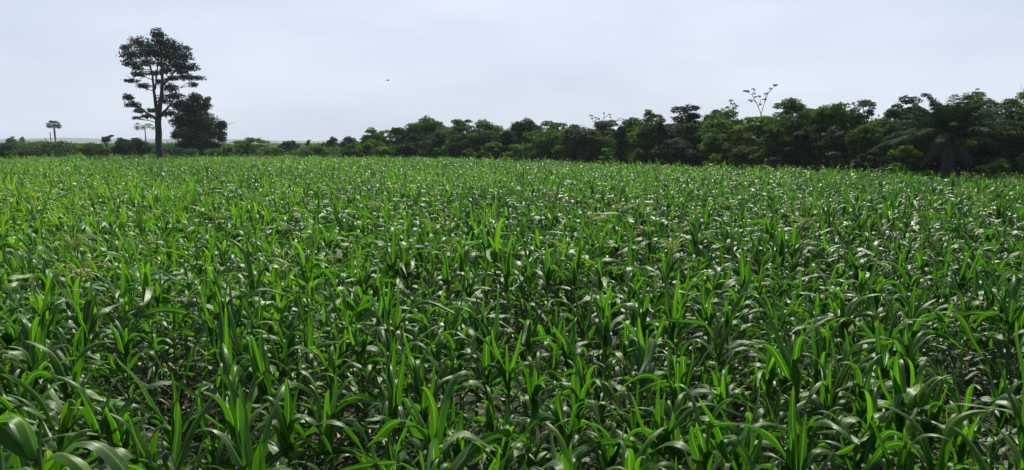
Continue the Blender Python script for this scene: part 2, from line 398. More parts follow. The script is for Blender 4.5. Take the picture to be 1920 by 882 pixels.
def ordinal(n):
    w = ['', 'first', 'second', 'third', 'fourth', 'fifth', 'sixth', 'seventh', 'eighth', 'ninth', 'tenth', 'eleventh', 'twelfth']
    if n < len(w): return w[n]
    s = 'th' if 10 <= n % 100 <= 20 else {1: 'st', 2: 'nd', 3: 'rd'}.get(n % 10, 'th')
    return '%d%s' % (n, s)

def make_corn(seed, up, lf=9, tas=False, rust=False, big=False):
    """one corn plant 1.4 m tall at the origin: stalk, foliage, whorl (and tassel)"""
    rg = np.random.RandomState(seed)
    root = empty('corn_plant')
    o1 = np.zeros(1); H = np.array([1.4])
    f, w, s = MB(), MB(), MB()
    plant_leaves(rg, o1, o1, o1, H, np.array([rg.uniform(0, 6.28)]), np.array([0.20 + rg.normal(0, 0.10)]), lf, 3 if tas else 5, 15 if big else 12, 4, f, w, upright=np.array([up]))
    stalks(s, o1, o1, o1, H, 7, r=0.013)
    s.build('stalk', M_STALK, root); f.build('foliage', M_CORN, root); w.build('leaf_whorl', M_CORN, root)
    if tas:
        tm = MB(); tassel(tm, rg, 0, 0, 1.40, 0.27 if rust else 0.36); tm.build('tassel', M_RUST if rust else M_TASSEL, root)
    return root

LOOK_UP = 'corn plant with straight upright bright green leaf whorl'
LOOK_AR = 'corn plant with arching glossy leaves'
LOOK_MX = 'corn plant with half open leaf whorl'
def variant_look(up): return LOOK_UP if up > 0.72 else (LOOK_AR if up < 0.38 else LOOK_MX)
variants = []
for k in range(26):
    up = [0.95, 0.0, 0.8, 0.15, 0.5, 1.0, 0.0, 0.9][k % 8]
    variants.append((make_corn(100 + k, up, 15 + k % 3, big=True), up))
used = set()
def place_corn(vi, x, y, z, H, rz, label, group, tilt=(0, 0)):
    proto = variants[vi][0]
    if vi not in used:
        used.add(vi); root = proto
    else:
        root = proto.copy(); COL.objects.link(root)
        for ch in list(proto.children):
            c = ch.copy(); COL.objects.link(c); c.parent = root
    root.location = (x, y, z); root.rotation_euler = (tilt[0], tilt[1], rz); root.scale = (H / 1.4,) * 3
    tag(root, label, 'corn plant', group)
    return root
CG = 'corn plants in the nearest rows of the field'
nn = 0
for r in range(NEAR_ROWS):
    idx = np.where(near & (prow == r))[0]
    idx = idx[np.argsort(px[idx] / py[idx])]
    for k, i in enumerate(idx):
        vi = int(rng.randint(len(variants)))
        look = variant_look(variants[vi][1])
        lab = '%s, %s from left in %s row back' % (look, ordinal(k + 1), ordinal(r + 1))
        place_corn(vi, px[i], py[i], pz[i], pH[i], rng.uniform(0, 6.28), lab, CG, (rng.normal(0, 0.05), rng.normal(0, 0.05)))
        nn += 1
# the tall plant at the bottom left corner, close to the viewer
q = P(64, 748, 2.7)
rt = empty('corn_plant', (q[0], 2.7, 0.0))
fm, wm_, sm_ = MB(), MB(), MB()
azs = np.array([PI, 0.15, 2.5, 5.3, 0.9, 3.9, 4.7, 1.7]); nz_ = len(azs); rg9 = np.random.RandomState(12)
leaves(fm, np.stack([np.zeros(nz_), np.zeros(nz_), q[2] - 0.26 - 0.07 * np.arange(nz_)], 1), azs, rg9.uniform(0.62, 0.85, nz_), rg9.uniform(0.046, 0.060, nz_), rg9.uniform(0.35, 0.8, nz_), rg9.uniform(2.75, 3.05, nz_), 1.0,
       rg9.normal(0, 0.5, nz_), rg9.normal(0, 0.3, nz_), 0.25, 0.22, 0.30 + rg9.normal(0, 0.08, nz_), 18, 6)
leaves(wm_, np.array([[0.0, 0, q[2] - 0.28], [0.01, 0, q[2] - 0.30]]), np.array([2.9, 5.9]), np.array([0.5, 0.55]), 0.038, np.array([0.15, 0.3]), np.array([2.7, 2.8]), 1.0, 0.4, 0.2, 0.5, 0.1, 0.75, 16, 6)
tube(sm_, [(0, 0, -0.05), (0.01, 0, 0.9), (0, 0, q[2] - 0.2)], [0.017, 0.014, 0.008], 8)
sm_.build('stalk', M_STALK, rt); fm.build('foliage', M_CORN, rt); wm_.build('leaf_whorl', M_CORN, rt)
tag(rt, 'closest corn plant, with the largest broad drooping leaves, in the bottom left corner', 'corn plant', CG)
# plants that carry a tassel
TS = [(1262, 470, 10.6, 0, 'corn plant with large pale drooping tassel, right of the middle of the field'),
      (150, 520, 8.4, 0, 'corn plant with yellow tassel low on the left side of the field'),
      (140, 468, 10.6, 0, 'corn plant with yellow tassel behind another tasselled one near the left edge'),
      (402, 412, 14.6, 0, 'corn plant with yellowish tassel in front of the dark round tree'),
      (712, 392, 16.5, 0, 'corn plant with whitish spiky tassel left of the middle of the field'),
      (1207, 440, 12.0, 1, 'corn plant with small rust coloured tassel left of the large pale one'),
      (1505, 425, 13.0, 0, 'corn plant with golden tassel in the right part of the field'),
      (1170, 398, 15.8, 0, 'corn plant with slim straw coloured tassel near the middle of the field'),
      (1800, 365, 20.5, 0, 'corn plant with yellow tassel in front of the oil palm'),
      (1030, 372, 19.0, 0, 'corn plant with pale straw tassel far out in the middle of the field')]
for k, (tx, ty, D, ru, lab) in enumerate(TS):
    p = P(tx, ty, D); H = float(np.clip(p[2] + 0.05, 1.3, 1.9))
    rt = make_corn(500 + k, 0.7, 8, True, bool(ru))
    rt.location = (p[0], p[1], 0.0); rt.scale = (H / 1.5,) * 3
    tag(rt, lab, 'corn plant', 'corn plants that carry a tassel')

# everything farther back, and the margins beside the frame, is one uncountable mass
cm = MB()
def mass(sel, nl, nw, S, A, ns):
    x, y, z, h, tt = px[sel], py[sel], pz[sel], pH[sel], pT[sel]
    plant_leaves(rng, x, y, z, h, rng.uniform(0, 6.28, len(x)), tt, nl, nw, S, A, cm, cm)
    stalks(cm, x, y, z, h, ns, 0, 0.75)
mass(rest & (py < 24), 15, 4, 8, 2, 5)
mass(rest & (py >= 24) & (py < 45), 12, 3, 6, 2, 3)
mass(rest & (py >= 45), 10, 3, 4, 2, 3)
sel = np.where(rest & inframe & (rng.rand(len(px)) < 0.022))[0]
for i in sel: tassel(cm, rng, px[i], py[i], pz[i] + pH[i] * 1.0, 0.22, 7, 1)
o = cm.build('corn_crop', [M_CORN, M_TASSEL, M_RUST]); tag(o, 'dense green corn crop filling the field back to the trees', 'corn crop', kind='stuff')

# weeds low between the near plants, clods and dry litter
wm = MB()
n = 26000
wy = rng.uniform(2.5, 16, n) ; wx = rng.uniform(-1, 1, n) * (0.74 * wy + 1.5)
keep = field_noise(wx, wy, 1.1, 3.3) > -0.25; wx, wy = wx[keep], wy[keep]; n = len(wx)
leaves(wm, np.stack([wx, wy, ground_height(wx, wy)], 1), rng.uniform(0, 6.28, n), rng.uniform(0.10, 0.34, n), rng.uniform(0.005, 0.016, n), rng.uniform(0.1, 0.9, n), rng.uniform(0.8, 2.2, n), 1.5, rng.normal(0, 0.4, n), 0, 0.3, 0, rng.rand(n), 4, 2)
o = wm.build('grass', M_WEED); tag(o, 'thin grass and weeds growing on the soil between the corn stalks', 'grass', kind='stuff')
lm = MB(); n = 2600
wy = rng.uniform(2.5, 14, n); wx = rng.uniform(-1, 1, n) * (0.74 * wy + 1.5)
leaves(lm, np.stack([wx, wy, ground_height(wx, wy) + 0.02], 1), rng.uniform(0, 6.28, n), rng.uniform(0.12, 0.45, n), rng.uniform(0.006, 0.02, n), rng.uniform(1.2, 1.6, n), rng.uniform(1.5, 1.75, n), 1.5, rng.normal(0, 1.0, n), rng.normal(0, 1, n), 0.3, 0.2, rng.rand(n), 5, 2)
o = lm.build('leaf_litter', M_DEAD); tag(o, 'dry brown fallen leaves lying on the reddish soil under the corn', 'leaf litter', kind='stuff')

# ------------------------------------------------------------------ trees
def clump_leaves(mb, rg, C, Rr, dens, size, tint0=0.5, flat=0.5, m=0, aspect=0.5, core=0.35):
    """leaf faces spread through ellipsoidal clumps; C (n,3), Rr (n,3)"""
    C = np.asarray(C, float); Rr = np.asarray(Rr, float)
    area = 4 * PI * ((Rr[:, 0] * Rr[:, 1]) ** 1.6 / 3 + 2 * (Rr[:, 0] * Rr[:, 2]) ** 1.6 / 3) ** (1 / 1.6)
    cnt = np.maximum(8, (dens * area / (size * size * aspect * 0.55))).astype(int)
    pi = np.repeat(np.arange(len(C)), cnt); n = len(pi)
    d = rg.normal(0, 1, (n, 3)); d /= np.linalg.norm(d, axis=1)[:, None]
    low = d[:, 2] < -0.2; d[low, 2] *= rg.choice([-1, 0.6], low.sum())
    # lumpy radius so the outline breaks up
    ph = rg.rand(len(C), 3) * 6.28
    lump = 1 + 0.16 * np.sin(5 * d[:, 0] + ph[pi, 0]) * np.sin(5 * d[:, 1] + ph[pi, 1]) + 0.12 * np.sin(8 * d[:, 2] + ph[pi, 2])
    rr = (1 - core * rg.rand(n) ** 1.6) * lump + rg.normal(0, 0.05, n) + (rg.rand(n) < 0.05) * rg.rand(n) * 0.22
    p = C[pi] + d * Rr[pi] * rr[:, None]
    nr = d * (1 - flat) + np.array((0, 0, 1.0)) * flat + rg.normal(0, 0.38, (n, 3)); nr /= np.linalg.norm(nr, axis=1)[:, None]
    u = np.cross(nr, rg.normal(0, 1, (n, 3))); u /= np.linalg.norm(u, axis=1)[:, None] + 1e-9
    v = np.cross(nr, u)
    s = size * rg.uniform(0.55, 1.35, n)[:, None]
    V = np.stack([p - u * s * 0.5, p + v * s * aspect * 0.5 - nr * s * 0.06, p + u * s * 0.5 - np.array((0, 0, 1)) * s * 0.12, p - v * s * aspect * 0.5 - nr * s * 0.06], 1)
    ct = rg.normal(0, 0.16, len(C))
    a = np.zeros((n, 4, 3)); a[..., 2] = np.clip(tint0 + ct[pi] + rg.normal(0, 0.16, n), 0, 1)[:, None]
    mb.add(V, np.arange(n * 4).reshape(-1, 4), a, m)

def limb(mb, rg, a, b, r0, r1, sag=0.12, n=5, sides=5):
    a = np.array(a, float); b = np.array(b, float); t = np.linspace(0, 1, n)[:, None]
    off = rg.normal(0, 0.05, 3) * np.linalg.norm(b - a)
    pts = a + (b - a) * t + off * np.sin(t * PI) + np.array((0, 0, -1)) * sag * np.linalg.norm(b - a) * np.sin(t * PI) * 0.6
    tube(mb, pts, np.linspace(r0, r1, n), sides)

def trunk_to(mb, rg, base, top, r0, r1, n=7, sides=9):
    base = np.array(base, float); top = np.array(top, float); t = np.linspace(0, 1, n)[:, None]
    w = rg.normal(0, 0.012, 3) * np.linalg.norm(top - base); w[2] = 0
    pts = base + (top - base) * t + w * np.sin(t * 5)
    rad = np.linspace(r0, r1, n); rad[0] *= 1.35
    tube(mb, pts, rad, sides)
    return pts

def tree(name, label, cat, cx, ytop, wpx, D, style='round', mat=None, ybase=None, group=None, seed=0, dens=1.0, leaf=0.19, low=0.12, asym=0.0):
    """a whole tree: photo x, y of its top, crown width in photo px, depth in metres"""
    rg = np.random.RandomState(1000 + seed)
    top = P(cx, ytop, D)[2]; x0 = P(cx, YH, D)[0]; Wm = wpx / FPX * D
    root = empty(name, (x0, D, 0.0))
    tag(root, label, cat, group)
    zb = top * low; hz = (top - zb) / 2; zc = zb + hz
    C, Rr = [], []
    if style == 'round':
        n = int(24 + Wm * 3)
        for k in range(n):
            d = rg.normal(0, 1, 3); d /= np.linalg.norm(d)
            if d[2] < -0.3 and rg.rand() < 0.5: d[2] *= -1
            f = 0.80 * rg.uniform(0.7, 1.1); r = Wm * rg.uniform(0.09, 0.20)
            C.append((d[0] * Wm / 2 * f + asym * max(0, d[2]) * Wm, d[1] * Wm / 2 * f, zc + d[2] * hz * f)); Rr.append((r, r, r * rg.uniform(0.55, 0.8)))
        C.append((0, 0, zc)); Rr.append((Wm * 0.33, Wm * 0.33, hz * 0.7))
    elif style == 'layered':
        n = int(30 + Wm * 3)
        for k in range(n):
            f = rg.rand() ** 0.8; z = zb + (top - zb) * (0.10 + 0.84 * f)
            wr = Wm / 2 * (0.55 + 0.6 * math.sin(PI * min(1, 0.25 + f * 0.75)))
            an = rg.uniform(0, 6.28); rr_ = wr * math.sqrt(rg.rand()) * 0.85
            r = Wm * rg.uniform(0.07, 0.19)
            C.append((math.cos(an) * rr_ + asym * f * Wm, math.sin(an) * rr_, z)); Rr.append((r, r * rg.uniform(0.8, 1.1), r * rg.uniform(0.40, 0.75)))
    elif style == 'column':
        n = 12
        for k in range(n):
            f = (k + 0.5) / n; r = Wm * 0.42 * (1 - 0.45 * f) * rg.uniform(0.8, 1.2)
            C.append((rg.normal(0, Wm * 0.10), rg.normal(0, Wm * 0.12), zb + (top - zb) * 0.95 * f)); Rr.append((r, r, r * 0.9))
    elif style == 'sparse':
        n = int(9 + Wm * 2)
        for k in range(n):
            f = rg.rand(); an = rg.uniform(0, 6.28); rr_ = Wm / 2 * (0.3 + 0.6 * f) * math.sqrt(rg.rand())
            r = Wm * rg.uniform(0.09, 0.17)
            C.append((math.cos(an) * rr_ + asym * f * Wm, math.sin(an) * rr_, top * (0.74 + 0.23 * f))); Rr.append((r * 1.3, r * 1.3, r * 0.55))
    C = np.array(C); Rr = np.array(Rr)
    # fit to the asked top
    C[:, 2] += top - (C[:, 2] + Rr[:, 2]).max() + 0.05
    mbt = MB(); r0 = max(0.05, 0.045 * top * (0.6 + 0.06 * Wm))
    tp = trunk_to(mbt, rg, (0, 0, -0.15), (asym * Wm * 0.3, 0, top * 0.72), r0, r0 * 0.35)
    ks = rg.permutation(len(C))[:14]
    for k in ks:
        c = C[k]; f = float(np.clip((c[2] - Rr[k][2]) / (top * 0.72) * 0.75, 0.15, 0.92)); s = tp[0] + (tp[-1] - tp[0]) * f
        limb(mbt, rg, s, c, r0 * 0.38 * (1 - 0.5 * f), 0.02)
    mbt.build('trunk', M_BARK, root)
    mc = MB(); clump_leaves(mc, rg, C, Rr, dens, leaf, 0.5, 0.55 if style == 'layered' else 0.4)
    mc.build('crown', mat or M_BACK, root)
    return root

def tree_px(name, label, cat, D, base, forks, clumps, mat, seed, r0, leaf=0.25, flat=0.6, dens=1.0, spread=3.0, group=None, bark=None, core=0.35):
    """a tree whose limbs and clumps are given in photo pixels; clumps get their own depth around D"""
    rg = np.random.RandomState(seed)
    b = P(base[0], base[1], D); root = empty(name, (b[0], D, 0)); tag(root, label, cat, group)
    loc = lambda x, y, dd=0.0: P(x, y, D + dd) - np.array((b[0], D, 0))
    C, Rr, dd = [], [], []
    for (x, y, rx, ry) in clumps:
        e = rg.uniform(-spread, spread); c = loc(x, y, e); s = D / FPX
        C.append(c); Rr.append((rx * s, rx * s * rg.uniform(0.8, 1.1), ry * s))
    mt = MB(); pts = []
    for fk in forks:
        pp = [np.array(loc(x, y, e)) for (x, y, e, r) in fk]; rr = [r * D / FPX for (x, y, e, r) in fk]
        if fk is forks[0]: pp[0][2] = -0.15
        # densify
        P2, R2 = [], []
        for k in range(len(pp) - 1):
            for q in np.linspace(0, 1, 5)[:-1 if k < len(pp) - 2 else None]:
                P2.append(pp[k] * (1 - q) + pp[k + 1] * q + rg.normal(0, 0.03, 3) * (0 if q == 0 else 1)); R2.append(rr[k] * (1 - q) + rr[k + 1] * q)
        tube(mt, P2, R2, 10); pts += P2[2:]
    pts = np.array(pts)
    for c in C:
        w = pts[:, 2] < c[2] + 0.2
        cand = pts[w] if w.any() else pts
        s = cand[np.argmin(np.linalg.norm(cand - c, axis=1) + 0.3 * np.abs(cand[:, 2] - c[2] + 1.0))]
        limb(mt, rg, s, c, r0 * 0.2, 0.03, 0.05)
        for k in range(2): limb(mt, rg, s * 0.4 + c * 0.6, c + rg.normal(0, 1, 3) * np.array(Rr[0]) * 0.5, 0.05, 0.02, 0.0, 3, 4)
    mt.build('trunk', bark or M_BARK, root)
    mc = MB(); clump_leaves(mc, rg, C, Rr, dens, leaf, 0.5, flat, aspect=0.45, core=core); mc.build('crown', mat, root)
    return root

# the tall open-crowned tree on the left
tall = [(295, 66, 13, 8), (262, 84, 22, 10), (303, 82, 22, 10), (326, 92, 20, 10), (246, 104, 20, 8), (282, 100, 24, 10), (314, 106, 24, 11), (344, 108, 18, 9), (332, 124, 22, 9),
        (358, 128, 16, 7), (242, 120, 14, 7), (236, 90, 10, 4), (350, 92, 10, 4), (262, 140, 18, 7), (246, 152, 14, 4), (270, 162, 14, 5), (290, 138, 12, 6), (312, 134, 14, 7), (302, 154, 12, 6), (322, 148, 12, 6),
        (350, 146, 16, 7), (371, 147, 14, 5), (362, 160, 9, 6), (321, 166, 14, 10), (326, 182, 18, 9), (306, 190, 12, 8), (330, 198, 14, 8), (240, 184, 12, 7), (250, 197, 14, 7), (262, 209, 12, 6),
        (274, 219, 10, 5), (256, 222, 8, 4), (286, 208, 12, 5), (303, 216, 12, 6), (320, 214, 14, 7), (338, 206, 10, 6), (275, 118, 16, 7), (300, 120, 12, 6), (342, 136, 12, 6), (258, 128, 12, 5)]
tree_px('tall_tree', 'tallest dark tree with open layered crown and thick bare trunk on the left', 'tree', 84, (298, 300),
        [[(298, 300, 0, 6.6), (297, 262, 0, 5.8), (297, 222, 0, 5.4), (296, 212, 0, 4.6)], [(296, 216, 0, 4.0), (290, 180, 0.4, 2.6), (286, 140, 0.8, 1.7), (272, 100, 1.2, 0.8)],
         [(297, 216, 0, 4.6), (303, 180, -0.3, 3.4), (304, 140, -0.5, 2.2), (300, 78, -0.4, 0.8)], [(291, 168, 0.3, 1.6), (295, 130, -0.8, 1.2), (296, 95, -1.5, 0.8)],
         [(303, 165, -0.3, 2.2), (325, 138, -0.9, 1.4), (350, 112, -1.0, 0.7)], [(296, 226, 0, 3.0), (275, 212, 0.7, 1.9), (246, 188, 1.2, 0.8)], [(297, 220, 0, 3.4), (313, 205, -0.7, 2.0), (328, 185, -1.2, 1.0)]],
        [(a, b, c * 1.03, d * (1.5 if b < 135 else 1.1)) for a, b, c, d in tall], M_DARK, 21, 0.26, leaf=0.31, flat=0.46, dens=1.15, spread=2.4, core=0.9)
mango = [(367, 187, 14, 9), (350, 200, 18, 12), (384, 200, 12, 11), (362, 214, 26, 16), (343, 232, 20, 13), (380, 230, 26, 16), (410, 240, 14, 9), (417, 233, 9, 6), (396, 254, 20, 11), (365, 256, 26, 14), (340, 250, 15, 9),
         (350, 272, 18, 8), (376, 273, 20, 9), (400, 274, 12, 7), (390, 188, 6, 6), (418, 252, 8, 5), (333, 226, 10, 8)]
tree_px('round_tree', 'dense dark round tree just right of the tallest tree', 'tree', 87, (378, 294), [[(378, 294, 0, 4.5), (376, 260, 0, 4), (372, 215, 0, 2)], [(376, 262, 0, 2.5), (395, 240, 1, 1.0)]],
        [(a, b, c * 1.05, d * 1.25) for a, b, c, d in mango] + [(370, 244, 22, 26), (378, 268, 26, 14), (360, 264, 22, 16), (384, 240, 14, 18), (331, 256, 11, 12), (416, 262, 9, 9), (366, 182, 10, 8)], M_DARK, 22, 0.3, leaf=0.27, flat=0.3, dens=1.7, spread=2.4, core=0.9)

def papaya(name, label, cx, ytop, D, wpx, seed, mat=M_MID, nl=13):
    rg = np.random.RandomState(seed); p = P(cx, ytop, D); root = empty(name, (p[0], D, 0)); tag(root, label, 'papaya tree')
    mt = MB(); tube(mt, [(0, 0, -0.1), (0.03, 0, p[2] * 0.5), (0, 0, p[2] - 0.35)], [0.09, 0.07, 0.045], 8); mt.build('trunk', M_BARK, root)
    mc = MB(); R0 = wpx / FPX * D / 2
    for k in range(nl):
        az = k * 2.4 + rg.normal(0, 0.2); el = rg.uniform(-0.9, 1.0); l = R0 * rg.uniform(0.75, 1.05)
        e = np.array((math.cos(az) * math.cos(el * 0.7), math.sin(az) * math.cos(el * 0.7), math.sin(el) * 0.45)) * l
        s = np.array((0, 0, p[2] - 0.35)); tube(mc, [s, s + e * 0.5 + (0, 0, 0.06), s + e], [0.015, 0.012, 0.01], 4, 0.8)
        for j in range(7):      # lobes of the palmate leaf
            a = az + (j - 3) * 0.62; d = np.array((math.cos(a), math.sin(a), -0.55)); ll = 0.52 * rg.uniform(0.8, 1.1)
            sd_ = np.array((-math.sin(a), math.cos(a), 0)) * 0.06; c = s + e
            mc.add([c, c + d * ll * 0.5 - sd_, c + d * ll, c + d * ll * 0.5 + sd_], [[0, 1, 2, 3]], np.full((4, 3), 0.5))
    mc.build('crown', mat, root)
papaya('papaya_tree', 'slim papaya tree with a small umbrella crown just left of the thick bare trunk', 271, 231, 86, 34, 31, nl=16)

umb = [(455, 268, 18, 4), (478, 264, 16, 4), (494, 267, 12, 3), (447, 275, 10, 4), (466, 277, 16, 6), (486, 274, 10, 3), (468, 261, 10, 3), (452, 285, 12, 6), (478, 286, 10, 6)]
tree_px('umbrella_tree', 'light green flat topped tree with dark trunk right of the dark round tree', 'tree', 92, (464, 292), [[(464, 292, 0, 2.6), (463, 278, 0, 2.2), (466, 266, 0, 1.2)]], umb, M_MID, 23, 0.18, leaf=0.24, flat=0.6, dens=0.9, spread=1.2)

# small distant things on the left and along the skyline
def far_palm(label, cx, ytop, D, wpx, seed):
    rg = np.random.RandomState(seed); p = P(cx, ytop, D); Rw = wpx / FPX * D / 2; root = empty('fan_palm', (p[0], D, 0)); tag(root, label, 'palm tree')
    zc = p[2] - Rw * 0.55
    mt = MB(); tube(mt, [(0, 0, -0.2), (0.1, 0, zc * 0.4), (0.0, 0, zc * 0.7), (0, 0, zc)], [0.24, 0.20, 0.30, 0.20], 9); mt.build('trunk', M_BARK, root)
    mc = MB()
    for k in range(44):
        az = k * 2.4; el = rg.uniform(-0.7, 1.35); d = np.array((math.cos(az) * math.cos(el), math.sin(az) * math.cos(el), math.sin(el) * 0.8)); l = Rw * rg.uniform(0.8, 1.05)
        s = np.array((0, 0, zc)); tube(mc, [s, s + d * l * 0.55], [0.05, 0.03], 4)
        for j in range(9):
            a = (j - 4) * 0.28; sd_ = np.array((-math.sin(az), math.cos(az), 0)); dd = d * math.cos(a) + sd_ * math.sin(a) + np.array((0, 0, -0.15)); c = s + d * l * 0.5; w = np.array((0, 0, 0.09))
            mc.add([c, c + dd * l * 0.28 - w, c + dd * l * 0.52 - (0, 0, 0.2), c + dd * l * 0.28 + w], [[0, 1, 2, 3]], np.full((4, 3), 0.4))
    mc.build('crown', M_BACK, root)
far_palm('distant fan palm with a tall bare trunk and round head on the far left', 100.5, 226, 230, 30, 41)
p = P(93.5, 247, 228); mp_ = MB(); tube(mp_, [(0, 0, -0.2), (0.1, 0, p[2] * 0.5), (0.05, 0, p[2] - 0.2), (0.05, 0, p[2])], [0.14, 0.12, 0.11, 0.05], 8)
o = mp_.build('dead_palm_trunk', M_BARK); o.location = (p[0], 228, 0); tag(o, 'headless dead palm trunk standing beside the distant fan palm', 'tree trunk')

SM = [('small dark distant tree at the far left edge of the skyline', 21, 256, 18, 210, 'round', M_BACK, 0.5),
      ('tiny round distant tree between the left edge and the fan palm', 42, 257, 10, 260, 'round', M_BACK, 0.6),
      ('small dark tree with flat separate tufts left of the papaya', 199, 254, 26, 112, 'sparse', M_DARK, 0.26),
      ('lowest dark tufted tree between the tufted one and the papaya', 223, 259, 14, 112, 'sparse', M_DARK, 0.26),
      ('dark double topped tree alone in the gap before the wood', 540, 264, 38, 125, 'round', M_DARK, 0.36),
      ('thin spindly tree with a scant crown in the gap before the wood', 577, 263, 16, 118, 'sparse', M_BACK, 0.26),
      ('small low dark tree left of the blue green tree in the gap', 607, 268, 16, 122, 'round', M_BACK, 0.34),
      ('dark blue green tree standing before the left end of the wood', 624, 257, 26, 108, 'round', M_DARK, 0.32),
      ('paler grey green tree beside the left end of the wood', 654, 256, 40, 114, 'round', M_GREY, 0.34)]
for k, (lab, cx, yt, w, D, st, mt_, lf) in enumerate(SM):
    tree('distant_tree', lab, 'tree', cx, yt, w, D, st, mt_, group='distant trees along the left skyline', seed=60 + k, leaf=lf, dens=0.9 if st != 'sparse' else 1.5)

WG = 'trees of the wood behind the field'
BK = [  # label, x, top, width, depth, style, material, asym
 ('layered light green tree at the left end of the wood', 703, 240, 62, 87, 'layered', M_MID, 0),
 ('low pale green tree left of the first dark dome of the wood', 742, 239, 60, 86, 'layered', M_BACK, 0),
 ('first and broadest dark domed tree of the wood, with a peaked top', 806, 218, 96, 86, 'round', M_BACK, 0),
 ('dark flat topped tree right of the broadest dark dome', 868, 224, 70, 82, 'layered', M_BACK, 0),
 ('green layered tree above the umbrella shaped bush', 916, 225, 84, 80, 'layered', M_MID, 0),
 ('bluish dark tree with a small pointed top in the left half of the wood', 985, 222, 70, 78, 'round', M_DARK, 0),
 ('dark low topped tree right of the pointed bluish one', 1038, 228, 72, 74, 'layered', M_BACK, 0),
 ('small dark tree below the bare twigs, left of the olive one', 1080, 234, 56, 71, 'round', M_BACK, 0),
 ('olive brownish tree under the bare twigs', 1132, 226, 74, 68, 'round', M_OLIVE, 0),
 ('dark green tree left of the high leaning crown', 1192, 222, 76, 64, 'round', M_BACK, 0),
 ('light layered tree on the left shoulder of the high leaning crown', 1222, 206, 66, 63, 'layered', M_MID, 0),
 ('tree with a high dark layered crown leaning to a point on the right', 1270, 199, 90, 61, 'layered', M_DARK, 0.16),
 ('rounded green tree right of the leaning pointed crown', 1350, 206, 72, 58, 'round', M_BACK, 0),
 ('yellow green tree below the sparse twiggy tree', 1420, 217, 92, 54, 'layered', M_LIGHT, 0),
 ('broad domed tree with dark tufts on its top, right of the sparse twiggy tree', 1490, 184, 104, 52, 'layered', M_BACK, 0),
 ('dark flat shouldered tree right of the tufted dome', 1566, 195, 84, 49, 'round', M_BACK, 0),
 ('greyish feathery topped tree in the right part of the wood', 1616, 189, 76, 48, 'layered', M_GREY, 0),
 ('bright yellow green tree between the feathery one and the dark tufted one', 1655, 205, 64, 46, 'layered', M_LIGHT, 0),
 ('tree topped by dark spreading tufts left of the oil palm', 1706, 177, 84, 45, 'layered', M_DARK, 0),
 ('lower mid green tree directly behind the oil palm trunk', 1765, 198, 90, 44, 'round', M_MID, 0),
 ('tall tree with a narrow peaked top right above the oil palm', 1824, 173, 84, 44, 'round', M_MID, 0.05),
 ('dark broad tree filling the skyline right of the peaked one', 1882, 187, 92, 43, 'layered', M_BACK, 0),
 ('highest tree of the right edge, cut by the frame', 1929, 149, 70, 45, 'round', M_MID, 0)]
for k, (lab, cx, yt, w, D, st, mt_, asy) in enumerate(BK):
    tree('wood_tree', lab, 'tree', cx, yt, w, D, st, mt_, group=WG, seed=100 + k, leaf=0.0030 * D, asym=asy, dens=1.0)

MD = [
 ('dark leafy shrub mass under the layered light green tree', 700, 262, 60, 83, 'round', M_MID),
 ('dark hollow looking shrub beneath the broad dark dome', 775, 252, 70, 82, 'round', M_DARK),
 ('grey green rounded tree in front of the broad dark dome', 822, 246, 56, 79, 'round', M_GREY),
 ('mid green shrub between the dome and the umbrella shaped bush', 872, 250, 64, 77, 'round', M_BACK),
 ('dark upright shrub left of the bluish tree', 948, 244, 50, 75, 'column', M_DARK),
 ('dark rounded shrub in front of the bluish pointed tree', 1000, 246, 58, 73, 'round', M_BACK),
 ('broad dark shrub in front of the low topped tree', 1050, 250, 60, 70, 'round', M_MID),
 ('olive shrub standing below the bare twigs', 1110, 246, 54, 65, 'round', M_OLIVE),
 ('narrow dark creeper covered column reaching down to the corn', 1165, 236, 34, 60, 'column', M_DARK),
 ('mid green tree in front of the light layered shoulder', 1205, 238, 62, 60, 'round', M_MID),
 ('dark vine draped column below the leaning crown', 1236, 222, 30, 59, 'column', M_DARK),
 ('olive topped tree directly below the leaning crown', 1285, 232, 60, 57, 'layered', M_OLIVE),
 ('large dark shrub at the foot of the leaning crowned tree', 1268, 262, 84, 55, 'round', M_DARK),
 ('green tree in front of the rounded one, below its crown', 1335, 242, 58, 54, 'round', M_MID),
 ('brownish green rounded tree left of the yellow green one', 1385, 240, 60, 52, 'layered', M_OLIVE),
 ('dark deep green tree in front of the tufted dome', 1455, 236, 66, 50, 'round', M_BACK),
 ('dark shaded tree under the right side of the tufted dome', 1510, 240, 66, 48, 'round', M_DARK),
 ('shrub with pale silvery leaves below the flat shouldered tree', 1560, 238, 52, 46.5, 'layered', M_GREY),
 ('dark green tree under the feathery topped one', 1612, 234, 62, 45, 'round', M_BACK),
 ('shrub with yellowish patches left of the oil palm', 1668, 232, 62, 43, 'layered', M_OLIVE),
 ('dark shrub close against the left fronds of the oil palm', 1722, 236, 58, 42.5, 'round', M_BACK),
 ('leafy green shrub behind the right fronds of the oil palm', 1862, 230, 70, 42.5, 'layered', M_MID),
 ('green shrub at the right edge below the highest tree', 1915, 236, 54, 42, 'round', M_MID)]
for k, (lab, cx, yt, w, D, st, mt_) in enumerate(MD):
    tree('wood_shrub', lab, 'shrub', cx, yt, w, D, st, mt_, group='shrubs in front of the wood', seed=200 + k, leaf=0.0030 * D, low=0.05, dens=1.0)

